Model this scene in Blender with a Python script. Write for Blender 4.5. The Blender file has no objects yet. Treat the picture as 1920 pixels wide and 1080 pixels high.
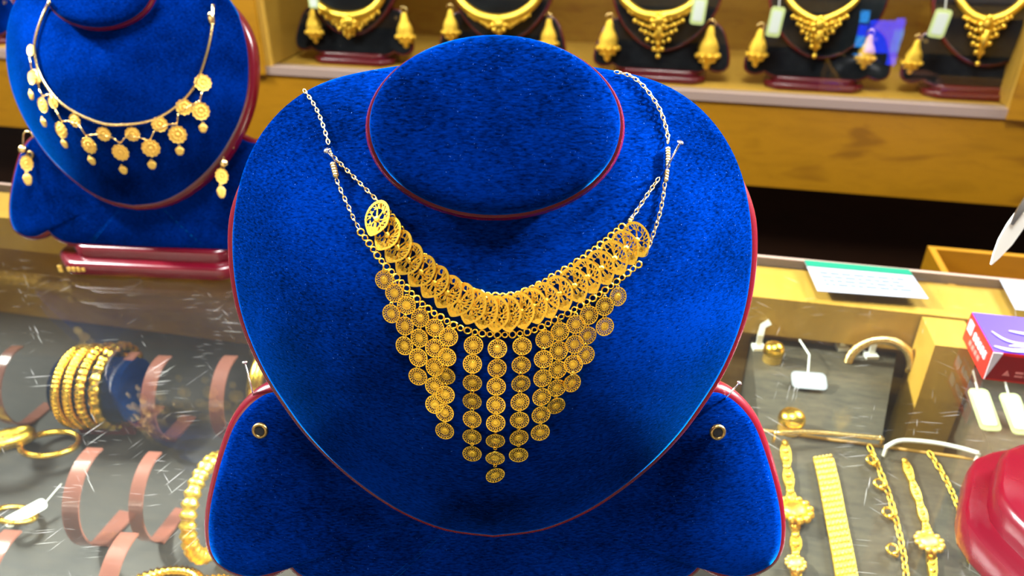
import bpy, math, random
from mathutils import Vector as V, Matrix
from mathutils.bvhtree import BVHTree
random.seed(7)
S = bpy.context.scene
COL = S.collection
R = math.radians
PI = math.pi
# ------------------------------------------------------------------ camera
CAM_H, PITCH, FPX = .325, R(30), 1450.0
cam_data = bpy.data.cameras.new('camera')
cam = bpy.data.objects.new('camera', cam_data); COL.objects.link(cam)
cam.location = (0, 0, CAM_H); cam.rotation_euler = (PI/2-PITCH, 0, 0)
cam_data.sensor_width = 36; cam_data.lens = 36*FPX/1920
cam_data.clip_start = .01
cam_data.dof.use_dof = True; cam_data.dof.focus_distance = .31; cam_data.dof.aperture_fstop = 13
S.camera = cam
S.view_settings.view_transform = 'Standard'; S.view_settings.look = 'None'
S.view_settings.gamma = 1; S.view_settings.use_curve_mapping = False
S.view_settings.exposure = 0.0
# ------------------------------------------------------------------ world + ceiling lamps
W = bpy.data.worlds.new('world'); S.world = W; W.use_nodes = True
W.node_tree.nodes['Background'].inputs[0].default_value = (.95, .97, 1, 1)
W.node_tree.nodes['Background'].inputs[1].default_value = .13
PSI = R(-12.3)                                   # the shop counter is turned against the camera
AX = V((math.cos(PSI), math.sin(PSI), 0)); BX = V((-math.sin(PSI), math.cos(PSI), 0))
def shop(s, t, z): return AX*s + BX*t + V((0, 0, z))
def area(name, loc, target, size, sizey, power, col=(1, 1, 1)):
    l = bpy.data.lights.new(name, 'AREA'); l.shape = 'RECTANGLE'; l.size = size; l.size_y = sizey
    l.energy = power; l.color = col
    o = bpy.data.objects.new(name, l); COL.objects.link(o); o.location = loc
    d = V(target)-V(loc); o.rotation_euler = d.to_track_quat('-Z', 'Y').to_euler()
    return o
for nm, loc, tgt, sx, sy, p in (
        ('ceiling_panel_lamp', (-1.5, 1.02, 1.2), (-.1, .4, 0), .6, .6, 70),
        ('ceiling_panel_lamp', (1.5, 1.0, 1.2), (.1, .4, 0), .6, .6, 95),
        ('ceiling_panel_lamp', (.0, .24, 1.8), (.0, .24, 0), .6, .6, 74)):
    area(nm, loc, tgt, sx, sy, p)
def spot(loc, target, cone, power):                              # unseen spots added to brighten the sides of the velvet bust
    l = bpy.data.lights.new('added_bust_spot', 'SPOT'); l.spot_size = R(cone); l.spot_blend = .7; l.shadow_soft_size = .06; l.energy = power; l.color = (1, .98, .95)
    o = bpy.data.objects.new('added_bust_spot', l); COL.objects.link(o); o.location = loc
    o.rotation_euler = (V(target)-V(loc)).to_track_quat('-Z', 'Y').to_euler()
spot((-1.3, .82, 1.05), (-.14, .36, .13), 30, 560)
spot((1.3, .74, 1.0), (-.04, .28, .14), 21, 1250)
area('case_strip_lamp', shop(.28, .10, -.022), shop(.28, .40, -.13), .7, .012, .30, (1, .93, .8))
area('case_strip_lamp', shop(-.42, .10, -.022), shop(-.42, .40, -.13), .5, .012, .20, (1, .95, .86))
area('added_cabinet_fill', shop(.15, 1.40, .285), shop(.15, 1.62, .0), 1.2, .012, 2.2, (1, .95, .85))  # unseen fill strip added to brighten the cabinet interior
# ------------------------------------------------------------------ maths helpers
CAM = V((0, 0, CAM_H))
FW = V((0, math.cos(PITCH), -math.sin(PITCH))); UP = V((0, math.sin(PITCH), math.cos(PITCH))); RT = V((1, 0, 0))
def ray(x, y): return FW + RT*((x-960)/FPX) - UP*((y-540)/FPX)
def at(x, y, z): return CAM + ray(x, y)*z                      # point at depth z along the lens axis
def on_z(x, y, h):                                             # point at height h
    r = ray(x, y); return CAM + r*((h-CAM_H)/r.z)
def on_t(x, y, t):                                             # point on an upright shop plane
    r = ray(x, y); return CAM + r*((t-CAM.dot(BX))/r.dot(BX))
def frame(n, up=V((0, 0, 1))):                                 # rotation whose Z is n, Y near up
    n = n.normalized(); x = up.cross(n)
    if x.length < 1e-5: x = V((1, 0, 0))
    x.normalize(); y = n.cross(x)
    m = Matrix((x, y, n)).transposed(); return m
class MB:
    def __init__(s): s.v = []; s.f = []
    def add(s, vs, fs, M=None):
        o = len(s.v)
        s.v += [(M @ V(p)) if M else V(p) for p in vs]; s.f += [tuple(i+o for i in f) for f in fs]; return s
    def box(s, c, d, M=None, bev=0):
        x, y, z = (k/2 for k in d); c = V(c)
        if bev <= 0:
            vs = [c+V((a*x, b*y, e*z)) for a in (-1, 1) for b in (-1, 1) for e in (-1, 1)]
            return s.add(vs, [(0,1,3,2),(4,6,7,5),(0,4,5,1),(2,3,7,6),(0,2,6,4),(1,5,7,3)], M)
        pts = []
        for sx, sy, a0 in ((1,1,0),(-1,1,90),(-1,-1,180),(1,-1,270)):
            for k in range(4):
                a = R(a0+k*30); pts.append((sx*(x-bev)+bev*math.cos(a), sy*(y-bev)+bev*math.sin(a)))
        T = Matrix.Translation(c)
        return s.stack([(pts, -z)]+[(pts, z)], (M @ T) if M else T)
    def stack(s, layers, M=None, caps=True):                   # [(outline pts, z)...]
        n = len(layers[0][0]); vs = []; fs = []
        for pts, z in layers: vs += [(p[0], p[1], z) for p in pts]
        for k in range(len(layers)-1):
            for i in range(n):
                j = (i+1) % n; fs.append((k*n+i, k*n+j, (k+1)*n+j, (k+1)*n+i))
        if caps: fs += [tuple(range(n))[::-1], tuple(range((len(layers)-1)*n, len(layers)*n))]
        return s.add(vs, fs, M)
    def lathe(s, prof, n=16, M=None, sx=1, sy=1):              # [(r,z)...]
        return s.stack([([(r*sx*math.cos(2*PI*i/n), r*sy*math.sin(2*PI*i/n)) for i in range(n)], z) for r, z in prof], M)
    def ball(s, c, r, n=8, sc=(1,1,1), M=None):
        T = Matrix.Translation(V(c)) @ Matrix.Diagonal((sc[0]*r, sc[1]*r, sc[2]*r, 1))
        h = max(3, n//2)
        return s.lathe([(max(.02, math.sin(PI*k/h)), -math.cos(PI*k/h)) for k in range(h+1)], n, (M @ T) if M else T)
    def tube(s, path, r, n=6, closed=False, M=None, flat=None, up=None):   # r: number or list; flat: (w,h) factors
        m = len(path); path = [V(p) for p in path]; rings = []; px = None
        for i in range(m):
            a = path[(i-1) % m] if (closed or i) else path[0]; b = path[(i+1) % m] if (closed or i < m-1) else path[-1]
            t = (b-a).normalized()
            if up is not None: x = up.cross(t)
            elif px is None: x = t.orthogonal()
            else: x = px - t*px.dot(t)
            if x.length < 1e-9: x = t.orthogonal()
            x.normalize(); y = t.cross(x); px = x
            q = r[i] if isinstance(r, (list, tuple)) else r
            fw, fh = flat if flat else (1, 1)
            rings.append([path[i]+x*(q*fw*math.cos(2*PI*(k+.5)/n))+y*(q*fh*math.sin(2*PI*(k+.5)/n)) for k in range(n)])
        vs = [p for g in rings for p in g]; fs = []
        for i in range(m if closed else m-1):
            for k in range(n):
                l = (k+1) % n; j = (i+1) % m
                fs.append((i*n+k, i*n+l, j*n+l, j*n+k))
        if not closed: fs += [tuple(range(n))[::-1], tuple(range((m-1)*n, m*n))]
        return s.add(vs, fs, M)
    def torus(s, Rr, r, N=16, n=6, M=None, sy=1):
        return s.tube([(Rr*math.cos(2*PI*i/N), Rr*sy*math.sin(2*PI*i/N), 0) for i in range(N)], r, n, True, M)
    def strip(s, path, side, w, th):                           # ribbon: centre path, side direction, width, thickness
        m = len(path); vs = []; path = [V(p) for p in path]
        for i in range(m):
            t = (path[min(i+1, m-1)]-path[max(i-1, 0)]).normalized()
            sd = (side - t*side.dot(t)).normalized(); n = t.cross(sd)
            ww = w[i] if isinstance(w, (list, tuple)) else w
            for a, b in ((-1, -1), (1, -1), (1, 1), (-1, 1)): vs.append(path[i]+sd*(a*ww/2)+n*(b*th/2))
        fs = [(i*4+k, i*4+(k+1) % 4, (i+1)*4+(k+1) % 4, (i+1)*4+k) for i in range(m-1) for k in range(4)]
        fs += [(3,2,1,0), tuple((m-1)*4+k for k in range(4))]
        return s.add(vs, fs)
    def mesh(s, name, mat, smooth=False, ang=None):
        me = bpy.data.meshes.new(name); me.from_pydata([tuple(p) for p in s.v], [], s.f); me.update()
        import bmesh
        b = bmesh.new(); b.from_mesh(me); bmesh.ops.recalc_face_normals(b, faces=b.faces[:]); b.to_mesh(me); b.free()
        me.materials.append(mat)
        if smooth:
            me.polygons.foreach_set('use_smooth', [True]*len(me.polygons))
            if ang: me.set_sharp_from_angle(angle=R(ang))
        return me
    def build(s, name, mat, parent=None, smooth=False, ang=None, loc=None):
        if loc is not None: s.v = [p-V(loc) for p in s.v]
        elif parent is not None:
            iv = world_of(parent).inverted(); s.v = [iv @ p for p in s.v]
        o = bpy.data.objects.new(name, s.mesh(name, mat, smooth, ang)); COL.objects.link(o)
        if parent is not None: o.parent = parent
        if loc is not None: o.location = loc
        return o
def world_of(o):
    M = Matrix.LocRotScale(o.location, o.rotation_euler, o.scale)
    return world_of(o.parent) @ M if o.parent else M
def tag(o, label=None, cat=None, group=None, kind=None):
    for k, v in (('label', label), ('category', cat), ('group', group), ('kind', kind)):
        if v: o[k] = v
    return o
def thing(name, label, cat, loc, group=None, rz=0, sc=1):
    o = bpy.data.objects.new(name, None); COL.objects.link(o); o.empty_display_size = .02
    o.location = loc; o.rotation_euler = (0, 0, rz); o.scale = (sc, sc, sc)
    return tag(o, label, cat, group)
def inst(name, me, M, parent):                                 # shared mesh placed by a world matrix
    o = bpy.data.objects.new(name, me); COL.objects.link(o); o.parent = parent
    o.matrix_local = (world_of(parent).inverted() @ M) if parent else M
    return o
def copy_tree(o, parent=None):
    c = o.copy(); COL.objects.link(c); c.parent = parent
    for ch in [k for k in o.children]: copy_tree(ch, c)
    return c
def arc(pts, n):                                               # Catmull-Rom through points
    pts = [V(p) for p in pts]; out = []
    for i in range(len(pts)-1):
        p0 = pts[max(i-1, 0)]; p1 = pts[i]; p2 = pts[i+1]; p3 = pts[min(i+2, len(pts)-1)]
        for k in range(n):
            t = k/n
            out.append(.5*((2*p1)+(p2-p0)*t+(2*p0-5*p1+4*p2-p3)*t*t+(3*p1-p0-3*p2+p3)*t**3))
    return out+[pts[-1]]
def resample(path, step):
    out = [path[0].copy()]; acc = 0
    for a, b in zip(path, path[1:]):
        L = (b-a).length; d = step-acc
        while d <= L and L > 0:
            out.append(a+(b-a)*(d/L)); d += step
        acc = (acc+L) % step
    return out
# ------------------------------------------------------------------ materials
def mat(name, base=(.8,.8,.8), rough=.5, metal=0, **kw):
    m = bpy.data.materials.new(name); m.use_nodes = True; p = m.node_tree.nodes['Principled BSDF']
    p.inputs['Base Color'].default_value = (*base, 1); p.inputs['Roughness'].default_value = rough
    p.inputs['Metallic'].default_value = metal
    for k, v in kw.items():
        k = k.replace('_', ' ')
        p.inputs[k].default_value = (*v, 1) if isinstance(v, tuple) else v
    return m
def nd(m, t, **kw):
    n = m.node_tree.nodes.new(t)
    for k, v in kw.items():
        if k in n.inputs: n.inputs[k].default_value = v
        else: setattr(n, k, v)
    return n
def ln(m, a, b): m.node_tree.links.new(a, b)
def coords(m, kind='Object', scale=(1,1,1)):
    tc = nd(m, 'ShaderNodeTexCoord'); mp = nd(m, 'ShaderNodeMapping'); mp.inputs['Scale'].default_value = scale
    ln(m, tc.outputs[kind], mp.inputs[0]); return mp.outputs[0]
def ramp(m, src, stops):
    r = nd(m, 'ShaderNodeValToRGB'); e = r.color_ramp.elements
    while len(e) < len(stops): e.new(.5)
    for k, (p, c) in zip(e, stops): k.position = p; k.color = (*c, 1) if len(c) == 3 else c
    ln(m, src, r.inputs[0]); return r.outputs[0]
def noise(m, vec, scale, detail=3, rough=.5, dist=0):
    n = nd(m, 'ShaderNodeTexNoise'); n.inputs['Scale'].default_value = scale; n.inputs['Detail'].default_value = detail
    n.inputs['Roughness'].default_value = rough; n.inputs['Distortion'].default_value = dist
    ln(m, vec, n.inputs['Vector']); return n.outputs['Fac']
def bump(m, fac, strength, dist=.001):
    b = nd(m, 'ShaderNodeBump'); b.inputs['Strength'].default_value = strength; b.inputs['Distance'].default_value = dist
    ln(m, fac, b.inputs['Height']); ln(m, b.outputs[0], m.node_tree.nodes['Principled BSDF'].inputs['Normal'])
def velvet(name, dark, light, sheen, fuzz, sr=.5):
    m = bpy.data.materials.new(name); m.use_nodes = True; nt = m.node_tree; nt.nodes.clear()
    out = nd(m, 'ShaderNodeOutputMaterial'); df = nd(m, 'ShaderNodeBsdfDiffuse'); sh = nd(m, 'ShaderNodeBsdfSheen', distribution='ASHIKHMIN'); s2 = nd(m, 'ShaderNodeBsdfSheen', distribution='MICROFIBER')
    v = coords(m); v2 = coords(m, scale=(420, 900, 1500))
    a = noise(m, v2, 1.0, 2, .6); b = noise(m, v, 16, 3, .6); f = noise(m, v, 1500, 1)
    mx = nd(m, 'ShaderNodeMath', operation='MULTIPLY'); ln(m, a, mx.inputs[0]); ln(m, b, mx.inputs[1])
    c = ramp(m, mx.outputs[0], [(.13, dark), (.36, light)])
    sp = ramp(m, f, [(.74, (0,0,0)), (.82, (1,1,1))])            # lint
    mix = nd(m, 'ShaderNodeMix', data_type='RGBA'); ln(m, sp, mix.inputs[0]); ln(m, c, mix.inputs[6])
    mix.inputs[7].default_value = (light[0]*2+.03, light[1]*3+.05, min(1, light[2]*2.2+.08), 1)
    ln(m, mix.outputs[2], df.inputs[0])
    nap = ramp(m, mx.outputs[0], [(.13, tuple(k*.45 for k in sheen)), (.36, sheen)])
    ln(m, nap, sh.inputs['Color']); sh.inputs['Roughness'].default_value = sr
    s2.inputs['Color'].default_value = (*fuzz, 1); s2.inputs['Roughness'].default_value = .3
    bm = nd(m, 'ShaderNodeBump'); bm.inputs['Strength'].default_value = .15; bm.inputs['Distance'].default_value = .0005; ln(m, a, bm.inputs['Height'])
    for n in (df, sh): ln(m, bm.outputs[0], n.inputs['Normal'])
    a1 = nd(m, 'ShaderNodeAddShader'); a2 = nd(m, 'ShaderNodeAddShader')
    ln(m, df.outputs[0], a1.inputs[0]); ln(m, sh.outputs[0], a1.inputs[1]); ln(m, a1.outputs[0], a2.inputs[0]); ln(m, s2.outputs[0], a2.inputs[1])
    ln(m, a2.outputs[0], out.inputs[0]); return m
M_BLUE = velvet('blue_velvet', (.0, .002, .020), (.0, .015, .16), (.0005, .012, .08), (.0, .07, .22), .3)
M_BLACK = velvet('black_velvet', (.004, .005, .007), (.012, .014, .016), (.03, .045, .05), (.01, .016, .018))
M_NAVY = velvet('navy_velvet', (.0, .002, .008), (.0, .008, .04), (.001, .02, .08), (.0, .01, .03))
M_RED = mat('red_lacquer', (.085, .0006, .006), .26, Coat_Weight=.3, Coat_Roughness=.15)
v = coords(M_RED); bump(M_RED, noise(M_RED, v, 900, 2), .06, .0005)
def gold(name, c, rough, bs=.25, sc=1500):
    m = mat(name, c, rough, 1.0); v = coords(m); bump(m, noise(m, v, sc, 2), bs, .0004); return m
M_GOLD = gold('polished_gold', (1.0, .64, .07), .24)
M_GOLDM = gold('matte_gold', (1.0, .68, .16), .42, .5, 2500)
M_GOLDP = gold('pale_gold', (.95, .70, .28), .26)
M_GOLDR = gold('rough_gold', (1.0, .66, .08), .34, .9, 900)
M_BRASS = gold('brass', (.30, .20, .07), .35)
M_STEEL = mat('pin_steel', (.80, .78, .78), .2, 1)
M_HOLE = mat('eyelet_hole', (.004, .004, .006), .8)
def wood(name, a, b, sc=(1, 1, 1), rough=.38, dark=None):
    m = mat(name, a, rough); v = coords(m, scale=sc)
    n1 = noise(m, v, 5, 5, .6, .6); c = ramp(m, n1, [(.30, b), (.55, a), (.75, b)])
    if dark:
        n2 = noise(m, v, 2.2, 2, .5, 1.2); fl = ramp(m, n2, [(.60, (0,0,0)), (.72, (1,1,1))])
        mx = nd(m, 'ShaderNodeMix', data_type='RGBA'); ln(m, fl, mx.inputs[0]); ln(m, c, mx.inputs[6]); mx.inputs[7].default_value = (*dark, 1); c = mx.outputs[2]
    ln(m, c, m.node_tree.nodes['Principled BSDF'].inputs['Base Color']); return m
M_WOOD = wood('honey_wood', (.33, .150, .003), (.27, .122, .002), (2.2, 2.2, 9), .4, (.21, .088, .002))
M_WOODL = wood('pale_wood', (.48, .28, .04), (.42, .235, .03), (9, 2, 2))
M_WOODB = wood('cabinet_back_wood', (.32, .17, .015), (.25, .12, .01), (3, 3, 8), .5, (.24, .11, .01))
M_DARK = wood('dark_cabinet_wood', (.030, .011, .004), (.020, .008, .003), (2, 2, 8), .45)
M_CHAN = mat('pale_channel', (.30, .22, .175), .3)
M_FLOORC = mat('case_floor', (.10, .09, .062), .55); v = coords(M_FLOORC)
ln(M_FLOORC, ramp(M_FLOORC, noise(M_FLOORC, coords(M_FLOORC, scale=(6, 40, 1)), 4, 5, .7), [(.3, (.004, .003, .0018)), (.7, (.015, .0105, .006))]), M_FLOORC.node_tree.nodes['Principled BSDF'].inputs['Base Color'])
M_SHOP = mat('shop_floor', (.03, .015, .008), .5)
M_WHITE = mat('white_paper', (.27, .29, .32), .9, Specular_IOR_Level=.1)
M_CREAM = mat('tag_white', (.74, .80, .72), .45)
M_GREENT = mat('tag_green', (.62, .74, .30), .4)
M_TEAL = mat('label_green', (.008, .15, .085), .9, Specular_IOR_Level=.1)
M_INK = mat('grey_print', (.12, .16, .18), .6)
M_PLASTIC = mat('clear_white_plastic', (.78, .80, .74), .25)
M_STRAP = mat('pink_acrylic', (.20, .075, .055), .2, Coat_Weight=.5, Alpha=.62)
M_CARD = mat('carton_red', (.42, .010, .005), .4)
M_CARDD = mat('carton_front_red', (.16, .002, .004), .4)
M_PURPLE = mat('carton_purple', (.045, .02, .40), .45)
M_SKYB = mat('carton_light_blue', (.14, .28, .55), .45)
M_PRINT = mat('carton_white_print', (.42, .38, .40), .4)
M_PINKP = mat('carton_pink_print', (.40, .12, .10), .4)
M_BLACKP = mat('black_plastic', (.006, .008, .008), .35)
def glass(name, tint, scratches):
    m = bpy.data.materials.new(name); m.use_nodes = True; nt = m.node_tree; nt.nodes.clear()
    out = nd(m, 'ShaderNodeOutputMaterial'); tr = nd(m, 'ShaderNodeBsdfTransparent'); gl = nd(m, 'ShaderNodeBsdfGlossy')
    tr.inputs[0].default_value = (*tint, 1); gl.inputs['Roughness'].default_value = .012 if scratches else .0
    lw = nd(m, 'ShaderNodeLayerWeight'); lw.inputs[0].default_value = .5      # Schlick reflectance of a thin pane
    pw = nd(m, 'ShaderNodeMath', operation='POWER'); ln(m, lw.outputs['Facing'], pw.inputs[0]); pw.inputs[1].default_value = 5
    fr = nd(m, 'ShaderNodeMath', operation='MULTIPLY_ADD'); ln(m, pw.outputs[0], fr.inputs[0]); fr.inputs[1].default_value = .96; fr.inputs[2].default_value = .04
    mx = nd(m, 'ShaderNodeMixShader'); ln(m, fr.outputs[0], mx.inputs[0]); ln(m, tr.outputs[0], mx.inputs[1]); ln(m, gl.outputs[0], mx.inputs[2])
    res = mx.outputs[0]
    if scratches:                                              # worn top: fine straight scratches and a faint dust film
        df = nd(m, 'ShaderNodeBsdfDiffuse'); df.inputs[0].default_value = (.9, .9, .88, 1)
        acc = None
        for k, (rot, sc, thr) in enumerate(((20, 36, .9), (-38, 30, .9), (75, 28, .91), (5, 44, .88))):
            tc = nd(m, 'ShaderNodeTexCoord'); mp = nd(m, 'ShaderNodeMapping'); ln(m, tc.outputs['Object'], mp.inputs[0])
            mp.vector_type = 'TEXTURE'; mp.inputs['Rotation'].default_value = (0, 0, R(rot)); mp.inputs['Scale'].default_value = (1/sc, 1/(sc*34), 1); mp.inputs['Location'].default_value = (k*3.1, k*7.7, 0)
            f = noise(m, mp.outputs[0], 1, 0)
            c = ramp(m, f, [(.80, (0,0,0)), (.84, (1,1,1))])
            if acc is None: acc = c
            else:
                ad = nd(m, 'ShaderNodeMath', operation='MAXIMUM'); ln(m, acc, ad.inputs[0]); ln(m, c, ad.inputs[1]); acc = ad.outputs[0]
        msk = ramp(m, noise(m, coords(m), 26, 1), [(.51, (0,0,0)), (.60, (1,1,1))])
        mm = nd(m, 'ShaderNodeMath', operation='MULTIPLY'); ln(m, acc, mm.inputs[0]); ln(m, msk, mm.inputs[1]); acc = mm.outputs[0]
        film = noise(m, coords(m), 7, 4, .7)
        fm = nd(m, 'ShaderNodeMapRange'); ln(m, film, fm.inputs[0]); fm.inputs[1].default_value = .3; fm.inputs[2].default_value = .8; fm.inputs[3].default_value = .001; fm.inputs[4].default_value = .005
        sc_ = nd(m, 'ShaderNodeMath', operation='MULTIPLY_ADD'); ln(m, acc, sc_.inputs[0]); sc_.inputs[1].default_value = .14; ln(m, fm.outputs[0], sc_.inputs[2])
        m2 = nd(m, 'ShaderNodeMixShader'); ln(m, sc_.outputs[0], m2.inputs[0]); ln(m, res, m2.inputs[1]); ln(m, df.outputs[0], m2.inputs[2]); res = m2.outputs[0]
    ln(m, res, out.inputs[0]); return m
M_GLASS = glass('counter_glass', (.93, .95, .92), True)
M_GLASSD = glass('cabinet_glass', (.97, .98, .97), False)
# ------------------------------------------------------------------ the setting
def sbox(name, s0, s1, t0, t1, z0, z1, m, kind='structure', parent=None, label=None):
    b = MB(); c = shop((s0+s1)/2, (t0+t1)/2, (z0+z1)/2)
    o = bpy.data.objects.new(name, MB().box((0,0,0), (s1-s0, t1-t0, z1-z0)).mesh(name, m)); COL.objects.link(o)
    if parent is not None: o.parent = parent; o.matrix_local = world_of(parent).inverted() @ Matrix.LocRotScale(c, Matrix.Rotation(PSI, 3, 'Z'), None)
    else:
        o.location = c; o.rotation_euler = (0, 0, PSI)
        if kind: o['kind'] = kind
    return o
T_BACK, T_CAB = .652, 1.387
Z_SHELF, Z_BOARD = -.057, -.222
sbox('floor', -3.2, 3.2, -1.2, 2.2, -1.02, -.98, M_SHOP)
def s_of(p): return p.dot(AX)
# the opposite side of the shop, behind the camera: pale band, wood posts and dark rails added for the gold to mirror
M_BANDW = mat('mirrored_band_white', (.78, .74, .66), .6)
sbox('wall_front', -3.2, 3.2, -1.75, -1.65, -.98, 1.6, M_DARK)
sbox('trim_1', -3.2, 3.2, -1.649, -1.645, -.02, .74, M_BANDW)
for k in range(9):
    sbox('trim_%d' % (k+2), -2.9+k*.72, -2.9+k*.72+.13, -1.644, -1.60, -.975, 1.6, M_WOOD)
for k, z in enumerate((-.14, .34, .75)):
    sbox('trim_%d' % (k+11), -3.2, 3.2, -1.644, -1.605, z, z+(.02 if k == 1 else .12), M_DARK)
area('added_band_lamp', shop(0, -1.45, .80), shop(0, -1.70, .35), 5.0, .05, 62, (1, .96, .88))  # unseen lamp added to light the pale band the gold mirrors
sp0, sp1 = s_of(on_t(385, 60, T_CAB)), s_of(on_t(500, 60, T_CAB))
S_R = sp1+1.31                                                  # right-hand post
# counter: a thing of its own (body, glass, rail)
counter = thing('display_counter', 'glass topped jewellery counter with honey wood rail along its back edge', 'counter', shop(0, .2, -.98), rz=PSI)
sbox('glass_top', -1.25, 1.25, -.20, T_BACK, -.008, 0, M_GLASS, parent=counter)
sbox('back_rail', -1.25, 1.25, T_BACK-.058, T_BACK-.001, -.045, -.0085, M_WOODL, parent=counter)
sbox('back_panel', -1.25, 1.25, T_BACK-.045, T_BACK-.030, -.14, -.045, M_WOODB, parent=counter)
sbox('case_floor', -1.25, 1.25, -.20, T_BACK-.045, -.150, -.138, M_FLOORC, parent=counter)
sbox('plinth', -1.24, 1.24, -.18, T_BACK-.02, -.98, -.15, M_DARK, parent=counter)
sbox('edge_strip', -1.25, 1.25, T_BACK, T_BACK+.004, -.008, .0005, M_CHAN, parent=counter)
# wall cabinet
cab = thing('wall_cabinet', 'honey wood wall cabinet with glass front behind the counter', 'cabinet', shop(.3, T_CAB+.2, -.98), rz=PSI)
sbox('base_cupboard', -2.4, 2.4, T_CAB+.10, T_CAB+.36, -.98, Z_BOARD, M_DARK, parent=cab)
sbox('front_board', -2.4, 2.4, T_CAB, T_CAB+.02, Z_BOARD, Z_SHELF-.013, M_WOOD, parent=cab)
sbox('shelf', -2.4, 2.4, T_CAB+.02, T_CAB+.36, Z_SHELF-.02, Z_SHELF, M_WOODL, parent=cab)
sbox('shelf_underside', -2.4, 2.4, T_CAB+.02, T_CAB+.36, Z_BOARD, Z_BOARD+.01, M_WOOD, parent=cab)
sbox('door_channel', -2.4, 2.4, T_CAB-.004, T_CAB+.02, Z_SHELF-.0125, Z_SHELF+.003, M_CHAN, parent=cab)
sbox('back_panel', -2.4, 2.4, T_CAB+.345, T_CAB+.36, Z_SHELF, 1.15, M_WOODB, parent=cab)
for k, z in enumerate((.315, .65)):
    sbox('shelf', -2.4, 2.4, T_CAB+.03, T_CAB+.345, z-.025, z, M_WOODL, parent=cab)
for a, b in ((sp0, sp1), (S_R, S_R+.12)):
    sbox('post', a, b, T_CAB-.002, T_CAB+.344, Z_SHELF+.003, 1.15, M_WOODL, parent=cab)
    sbox('post_face', a-.001, b-.012, T_CAB-.010, T_CAB-.0025, Z_SHELF-.012, 1.15, M_WOOD, parent=cab)
sbox('glass_door', sp1+.002, S_R-.002, T_CAB+.006, T_CAB+.010, Z_SHELF+.0035, 1.15, M_GLASSD, parent=cab)
# ------------------------------------------------------------------ the velvet bust (built at its place, copies share the meshes)
LAM = R(20)
EU = V((0, math.sin(LAM), math.cos(LAM))); EN = V((0, -math.cos(LAM), math.sin(LAM)))
P0 = at(924, 480, .3185)
BASE = V((P0.x, .245, 0))
def on_board(x, y, off=0, k=0.0):                              # ray onto the leaning board; off along its normal, k bends it back
    r = ray(x, y); o = off
    for _ in range(6):
        t = (P0+EN*o-CAM).dot(EN)/r.dot(EN); p = CAM+r*t; o = off-k*(p.x-P0.x)**2
    return p
def uv(p): d = p-P0; return d.x, d.dot(EU)
def outline(half, cx, off, k=0.0):                             # half outline (half width, y) -> closed list of (x,u) symmetric
    pts = arc([V((h, y, 0)) for h, y in half], 4)
    rt = [uv(on_board(cx+p.x, p.y, off, k)) for p in pts]; rt = [(a-(cx-924)/FPX*.3, b) for a, b in rt]
    rt = [(max(a, 0) if i not in (0, len(rt)-1) else 0, b) for i, (a, b) in enumerate(rt)]
    return rt+[(-a, b) for a, b in rt[-2:0:-1]]
def grow(pts, d):
    n = len(pts); out = []
    for i in range(n):
        a, b = V(pts[i-1]), V(pts[(i+1) % n]); t = (b-a).normalized(); out.append((pts[i][0]-t.y*d, pts[i][1]+t.x*d))
    return out
CHEST = [(0,116),(80,117),(150,121),(225,132),(290,147),(345,171),(395,209),(437,262),(466,325),(482,400),(486,470),(480,540),(467,600),(447,655),(420,710),(388,760),(350,812),(300,865),(240,915),(170,960),(90,992),(0,1004)]
WING = [(0,700),(200,700),(330,712),(395,734),(430,739),(462,760),(489,794),(507,836),(524,890),(538,950),(542,1000),(535,1040),(512,1066),(468,1081),(425,1075),(392,1060),(372,1076),(330,1096),(260,1108),(222,1116),(215,1150),(214,1185),(0,1190)]
def bpt(x, u, off): return P0+V((x, 0, 0))+EU*u+EN*off
def pillow(out, center, rings, hfun, back, kx=0.0):            # radial grid over an outline
    b = MB(); n = len(out); vs = [bpt(center[0], center[1], hfun(0)-kx*center[0]**2)]; fs = []
    rr = [(k/rings) for k in range(1, rings+1)]
    rr = [1-(1-q)**1.35 for q in rr]
    for q in rr:
        for x, u in out:
            X = center[0]+(x-center[0])*q; U = center[1]+(u-center[1])*q; vs.append(bpt(X, U, hfun(q)-kx*X*X))
    for x, u in out: vs.append(bpt(x, u, back-kx*x*x))
    for i in range(n): fs.append((0, 1+i, 1+(i+1) % n))
    for k in range(rings):
        for i in range(n):
            j = (i+1) % n; fs.append((1+k*n+i, 1+(k+1)*n+i, 1+(k+1)*n+j, 1+k*n+j))
    fs.append(tuple(1+rings*n+i for i in range(n)))
    b.v = vs; b.f = fs; return b
def board(out, offs, kx=0.0, fade=False):                                  # [(grow, off)...] rim section swept round the outline
    b = MB(); n = len(out); vs = []; fs = []
    for g, o in offs:
        for (x, u), (x0, u0) in zip(grow(out, g), out):
            if fade:                                           # the rim tucks behind the velvet along the top
                um = max(p[1] for p in out); f = max(0, min(1, (um-u0-.006)/.06)); f = f*f*(3-2*f)
                x, u, oo = x0+(x-x0)*f-(1-f)*x0*.03, u0+(u-u0)*f-(1-f)*.004, o-(1-f)*.002
            else: oo = o
            vs.append(bpt(x, u, oo-kx*x*x))
    L = len(offs)
    for k in range(L-1):
        for i in range(n):
            j = (i+1) % n; fs.append((k*n+i, k*n+j, (k+1)*n+j, (k+1)*n+i))
    fs += [tuple(range(n)), tuple((L-1)*n+i for i in range(n))]
    b.v = vs; b.f = fs; return b
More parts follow.
